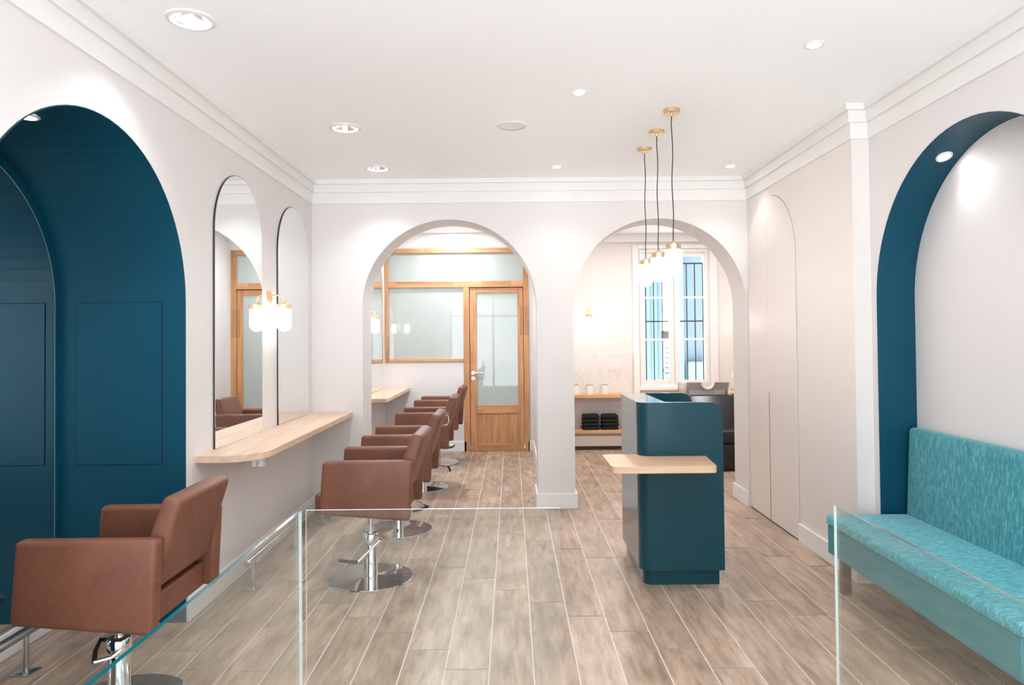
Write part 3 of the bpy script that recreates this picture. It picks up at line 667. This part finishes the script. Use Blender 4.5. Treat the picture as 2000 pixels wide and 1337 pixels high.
tag(h_, 'small chrome grip on the back')

# ------------------------------------------------------------------ foot rails
def rail(x, y0, y1, posts, label):
    t = thing('foot_rail', label, 'foot rest', (x, posts[0], 0), 0, 'stainless foot rails on the floor')
    o = (x, posts[0], 0)
    MB().cyl((x, y0, .185), (x, y1, .185), .021, 24).build('tube', M_STEEL, t, o)
    for y in (y0, y1): MB().lathe([(0, -.006), (.016, -.005), (.0215, 0), (.0215, .004), (0, .004)], (x, y, .185), 20, (0, 1 if y == y0 else -1, 0)).build('end_cap', M_STEEL, t, o)
    for y in posts:
        p = MB().cyl((x, y, .006), (x, y, .17), .0125, 20).build('post', M_STEEL, t, o)
        MB().box((x-.045, y-.045, 0), (x+.045, y+.045, .007), .003, 2).build('base_plate', M_STEEL, p, o)
rail(-2.235, 2.45, 3.62, (3.225, 2.6), 'stainless foot rail on the floor inside the teal niche')
rail(-1.578, 4.16, 5.95, (4.265, 5.064, 5.82), 'long stainless foot rail on the floor under the pale oak ledge')

# ------------------------------------------------------------------ glass screens
def pane(lo, hi, label, thin, edge):
    c = ((lo[0]+hi[0])/2, (lo[1]+hi[1])/2, 0)
    t = thing('glass_screen', label, 'glass screen', c, 0, 'low clear glass screens by the entrance')
    l2, h2 = list(lo), list(hi); 
    mb = MB()
    if thin == 1:
        for y in (lo[1], hi[1]): mb.quad((lo[0], y, 0), (hi[0], y, 0), (hi[0], y, hi[2]), (lo[0], y, hi[2]))
    else:
        for x in (lo[0], hi[0]): mb.quad((x, lo[1], 0), (x, hi[1], 0), (x, hi[1], hi[2]), (x, lo[1], hi[2]))
    mb.build('sheet', M_GLASS, t, c, smooth=False)
    mb = MB(); z = hi[2]
    mb.quad((lo[0], lo[1], z), (hi[0], lo[1], z), (hi[0], hi[1], z), (lo[0], hi[1], z))
    if thin == 1:
        for x in (lo[0], hi[0]): mb.quad((x, lo[1], 0), (x, hi[1], 0), (x, hi[1], z), (x, lo[1], z))
    else:
        for y in (lo[1], hi[1]): mb.quad((lo[0], y, 0), (hi[0], y, 0), (hi[0], y, z), (lo[0], y, z), mi=1)
    mb.build('polished_edge', [edge, M_GEDGEP], t, c, smooth=False)
pane((-.680, 2.300, 0), (.152, 2.310, .95), 'clear glass screen facing the camera across the front of the chairs', 1, M_GEDGEP)
pane((-.702, .25, 0), (-.692, 2.298, .95), 'clear glass screen running toward the camera on the left, green edge on top', 0, M_GEDGE)
pane((1.053, .25, 0), (1.062, 2.305, .95), 'clear glass screen standing in front of the teal bench', 0, mat('glass_edge_bronze', srgb(110, 104, 98), .15, 0, Specular_IOR_Level=.8))

# ------------------------------------------------------------------ reception desk
dk = thing('reception_desk', 'dark teal lacquered reception desk with rounded corners and an oak bag shelf', 'desk', (1.0, 4.6, 0))
o = (1.0, 4.6, 0); x0, x1, ya, yb2, zt, r = .762, 1.27, 4.222, 4.965, 1.108, .075
def end_panel(y, sgn):
    """end wall: rounded plan corner at the aisle side, rounded top corner at the staff side"""
    t_ = .035
    fp = [(x0+r-r*math.cos(a), y+sgn*(r-r*math.sin(a))) for a in [PI/2*i/14 for i in range(15)]] + [(1.02, y), (1.02, y+sgn*t_), (.93, y+sgn*t_), (.93, y+sgn*r)]
    mb = MB().prism(fp, 2, .10, zt)
    rc = .085; pr = [(1.02, .10), (x1, .10)] + [(x1-rc+rc*math.cos(a), zt-rc+rc*math.sin(a)) for a in [PI/2*i/12 for i in range(13)]] + [(1.02, zt)]
    return mb.prism(pr, 1, y, y+sgn*t_)
end_panel(ya, 1).build('front_panel', M_DESK, dk, o, angle=.5)
end_panel(yb2, -1).build('rear_panel', M_DESK, dk, o, angle=.5)
MB().box((x0, ya+r, .10), (x0+.03, yb2-r, zt)).build('side_panel', M_DESK, dk, o, smooth=False)
MB().box((x0+.03, ya+r, zt-.03), (.93, yb2-r, zt)).build('counter_top', M_DESK, dk, o, smooth=False)
MB().box((.90, ya+.035, .10), (.93, yb2-.035, zt-.03)).build('inner_panel', M_DESK, dk, o, smooth=False)
MB().box((.93, ya+.035, .71), (1.25, yb2-.035, .74)).build('worktop', M_DESK, dk, o, smooth=False)
pl = [(x0+.03+.06-.06*math.cos(a), ya+.05+.06-.06*math.sin(a)) for a in [PI/2*i/8 for i in range(9)]] + [(x1-.02, ya+.05), (x1-.02, ya+.09), (.93, ya+.09), (.93, yb2-.09), (x1-.02, yb2-.09), (x1-.02, yb2-.05), (x0+.03, yb2-.05)]
MB().prism(pl, 2, 0, .10).build('plinth', M_DESK, dk, o, angle=.5)
def rpoly(c, rr):
    out = []; n = len(c)
    for i, p in enumerate(c):
        a = Vector(c[i-1])-Vector(p); b = Vector(c[(i+1) % n])-Vector(p); k = rr[i]
        if k == 0: out.append(tuple(p)); continue
        A = Vector(p)+a.normalized()*k; B = Vector(p)+b.normalized()*k
        for j in range(7):
            s = j/6; out.append(tuple((1-s)**2*A+2*s*(1-s)*Vector(p)+s*s*B))
    return out
sh = [(.550, 3.885), (1.135, 3.885), (1.165, 4.222), (x0+r, 4.222)] + [(x0+r-r*math.sin(a), 4.222+r-r*math.cos(a)) for a in [PI/2*i/6 for i in range(1, 7)]] + [(x0, 4.31), (.548, 4.31)]
rr = [.05, .03, 0, 0] + [0]*6 + [0, .05]
MB().prism(rpoly(sh, rr), 2, .748, .787, .002, 1).build('bag_shelf', M_OAKX, dk, o)

# ------------------------------------------------------------------ bench
bn = thing('bench', 'long teal velvet banquette standing in the teal arched niche', 'bench', (2.1, 3.35, 0)); o = (2.1, 3.35, 0)
by0, by1 = 2.54, 4.16; bx0, bx1 = 1.85, XNR-.003
def round_rect(u0, u1, v0, v1, r, n=6): return arc((u1-r, v1-r), r, 0, PI/2, n)+arc((u0+r, v1-r), r, PI/2, PI, n)+arc((u0+r, v0+r), r, PI, 1.5*PI, n)+arc((u1-r, v0+r), r, 1.5*PI, 2*PI, n)
by0, by1 = NRc-NRr+.012, NRc+NRr-.05
MB().prism(rpoly([(bx0, .392), (bx0, .447), (2.33, .445), (2.33, .392)], [.012, .03, .01, .0]), 1, by0, by1, .010, 3).build('seat_cushion', M_VELV_S, bn, o)
MB().prism(rpoly([(2.325, .40), (2.352, .955), (2.420, .955), (2.420, .40)], [0, .03, .02, 0]), 1, by0, by1, .014, 3).build('back_cushion', M_VELV_B, bn, o)
MB().box((bx0+.006, by0+.01, .225), (2.40, by1-.01, .392), .004, 1).build('apron', M_APRON, bn, o)
M_LEG = wood('dark_walnut', srgb(104, 82, 70), srgb(78, 60, 50), 2)
for x, y in ((1.93, 4.09), (1.93, 2.62), (2.34, 4.05), (2.34, 2.62)):
    MB().box((x-.025, y-.025, 0), (x+.025, y+.025, .225), .003, 1).build('leg', M_LEG, bn, o)

# ------------------------------------------------------------------ rear right room: shelves, splashback, pots, towels
YS = 9.30
one('wall_counter', MB().box((XDB, YS, .694), (X2R, YW, .736), .002, 1), M_SHELF, 'warm oak counter board along the rear wall carrying three white pots', 'shelf', (XDB, YS, .694))
lw = thing('low_shelf', 'low warm oak shelf on a grey beige plinth holding the black towels', 'shelf', (XDB, YS, 0))
MB().box((XDB, YS, .225), (2.6, YW, .268), .002, 1).build('shelf_board', M_SHELF, lw, (XDB, YS, 0))
MB().box((XDB, YS+.035, .20), (2.6, YW, .225)).box((XDB, YS+.02, .055), (2.6, YW, .195)).build('plinth', paint('plinth_paint', 196, 184, 172), lw, (XDB, YS, 0), smooth=False)
MB().box((XDB, YS+.08, 0), (2.6, YW, .055)).build('recessed_kick', mat('kick_brown', srgb(92, 72, 58), .7), lw, (XDB, YS, 0), smooth=False)
pts = [(XDB, .736), (1.655, .736), (1.655, 1.262)]; n = 10; wd = (1.655-XDB)/n
for i in range(n):
    for j in range(1, 9): a = PI*j/8; pts.append((1.655-wd*(i+.5)+wd*.5*math.cos(a), 1.246+.026*math.sin(a)))
pts.append((XDB, 1.246))
one('marble_splashback', MB().prism(pts, 1, YW-.016, YW-.001), M_MARBLE, 'white marble splashback with a scalloped top edge behind the pots', 'splashback', (XDB, YW-.015, .736))
for x, lm, lab in ((.852, M_LIDR, 'white pot with a reddish lid, half hidden by the arch pillar'), (1.045, M_LID, 'white pot with a brown lid, middle one of three on the oak counter'), (1.245, M_LID, 'white pot with a dark lid, nearest to the reception desk')):
    t = thing('pot', lab, 'pot', (x, 9.42, .736), 0, 'white pots on the oak counter')
    MB().lathe([(0, 0), (.052, 0), (.055, .003), (.055, .118), (.052, .122), (.049, .118), (0, .118)], (0, 0, 0), 36).build('jar', M_POT, t)
    MB().lathe([(0, .120), (.0485, .120), (.0485, .125), (0, .126)], (0, 0, 0), 32).build('lid', lm, t)
def towel(cx, z, wd, h, seed, lab):
    rnd = random.Random(seed); b = bmesh.new()
    t0 = MB(); t0.box((-wd/2, -.12, 0), (wd/2, .12, h), h*.42, 5)
    for v in t0.b.verts:
        v.co.x += .006*math.sin(v.co.y*30+seed)+(v.co.z-h/2)*rnd.uniform(-.05, .05); v.co.z += .004*math.sin(v.co.x*25+seed*2)*(1 if v.co.z > h/2 else 0)
    b.free()
    o = t0.build('folded_towel', M_TOWEL); o.location = (cx, 9.44, z); tag(o, lab, 'towel', 'black folded towels on the low shelf')
names = ['bottom', 'second from bottom', 'third from bottom', 'top']
for si, (cx, side) in enumerate(((1.056, 'left'), (1.308, 'right'))):
    z = .268
    for i in range(4):
        h = (.044, .046, .046, .05)[i]; towel(cx+random.uniform(-.006, .006), z, .228-.005*i, h, si*10+i, f'black folded towel in the {side} stack on the low shelf, {names[i]} one'); z += h+.0035
bt = thing('spray_bottle', 'pale bottle with a red band on the oak counter at the arch edge', 'bottle', (2.985, 9.42, .736))
MB().lathe([(0, 0), (.03, 0), (.032, .004), (.032, .19), (.026, .215), (.016, .228), (0, .228)], (0, 0, 0), 28).build('body', mat('bottle_pale', srgb(216, 212, 212), .2), bt)
MB().lathe([(.0325, .045), (.0325, .055)], (0, 0, 0), 28).build('red_band', mat('red_print', srgb(190, 60, 70), .5), bt)
MB().lathe([(0, .228), (.019, .228), (.019, .262), (.015, .268), (0, .268)], (0, 0, 0), 24).build('cap', M_PLAST, bt)

# ------------------------------------------------------------------ shampoo chair
sp = thing('shampoo_chair', 'black leather backwash chair with a grey ceramic basin under the rear window', 'shampoo chair', (2.4, 8.1, 0)); o = (2.4, 8.1, 0)
MB().box((2.12, 7.80, .0), (2.70, 8.42, .30), .02, 3).box((2.12, 7.80, .30), (2.70, 8.30, .445), .03, 4).build('seat', M_BLEATH, sp, o)
MB().prism([(8.16, .42), (8.28, .40), (8.58, .76), (8.47, .80)], 0, 2.14, 2.68, .03, 4).build('backrest', M_BLEATH, sp, o)
for xa, xb in ((2.04, 2.13), (2.69, 2.78)):
    MB().prism([(7.86, .03), (8.55, .03), (8.60, .80), (8.40, .80), (7.86, .58)], 0, xa, xb, .02, 3).build('armrest', M_BLEATH, sp, o)
MB().box((2.15, 8.60, .0), (2.66, 8.95, .74), .03, 3).build('pedestal', M_BLEATH, sp, o)
# basin: sloped front with a neck notch, hollow bowl behind
t = bmesh.new(); c = 2.385; half = .262; half_b = .235
nn = 22
top = []; 
for i in range(nn+1):
    u = -1+2*i/nn; x = c+u*half; z = .942
    a = abs(u)*half
    if a < .072: z = .942-.078*math.sqrt(max(0, 1-(a/.072)**2))
    top.append((x, z))
F1 = [t.verts.new((x, 8.50, z)) for x, z in top]; B1 = [t.verts.new((x, 8.535, z)) for x, z in top]
F0 = [t.verts.new((c+(x-c)*half_b/half*.97, 8.56, .845)) for x, z in top]
for i in range(nn):
    t.faces.new((F0[i], F0[i+1], F1[i+1], F1[i])); t.faces.new((F1[i], F1[i+1], B1[i+1], B1[i]))
mb = MB(); mb.merge(t)
mb.prism([(8.56, .76), (8.56, .85), (8.62, .85), (8.62, .76)], 0, c-.222, c+.222)
# side walls and back wall of the bowl
mb.prism([(8.50, .942), (8.95, .925), (8.95, .76), (8.60, .76)], 0, c-half, c-half+.03, .008, 2)
mb.prism([(8.50, .942), (8.95, .925), (8.95, .76), (8.60, .76)], 0, c+half-.03, c+half, .008, 2)
mb.box((c-half, 8.92, .76), (c+half, 8.955, .925), .008, 2).box((c-half+.02, 8.60, .76), (c+half-.02, 8.93, .78))
mb.build('basin', M_CERAM, sp, o, angle=.7)
pts = [(c+.075*math.cos(a), 8.518, .944+.0-.084*math.sin(a)) for a in [PI*i/14 for i in range(15)]]
MB().tube(pts, .017, 12).build('neck_rest', M_CERAMW, sp, o)
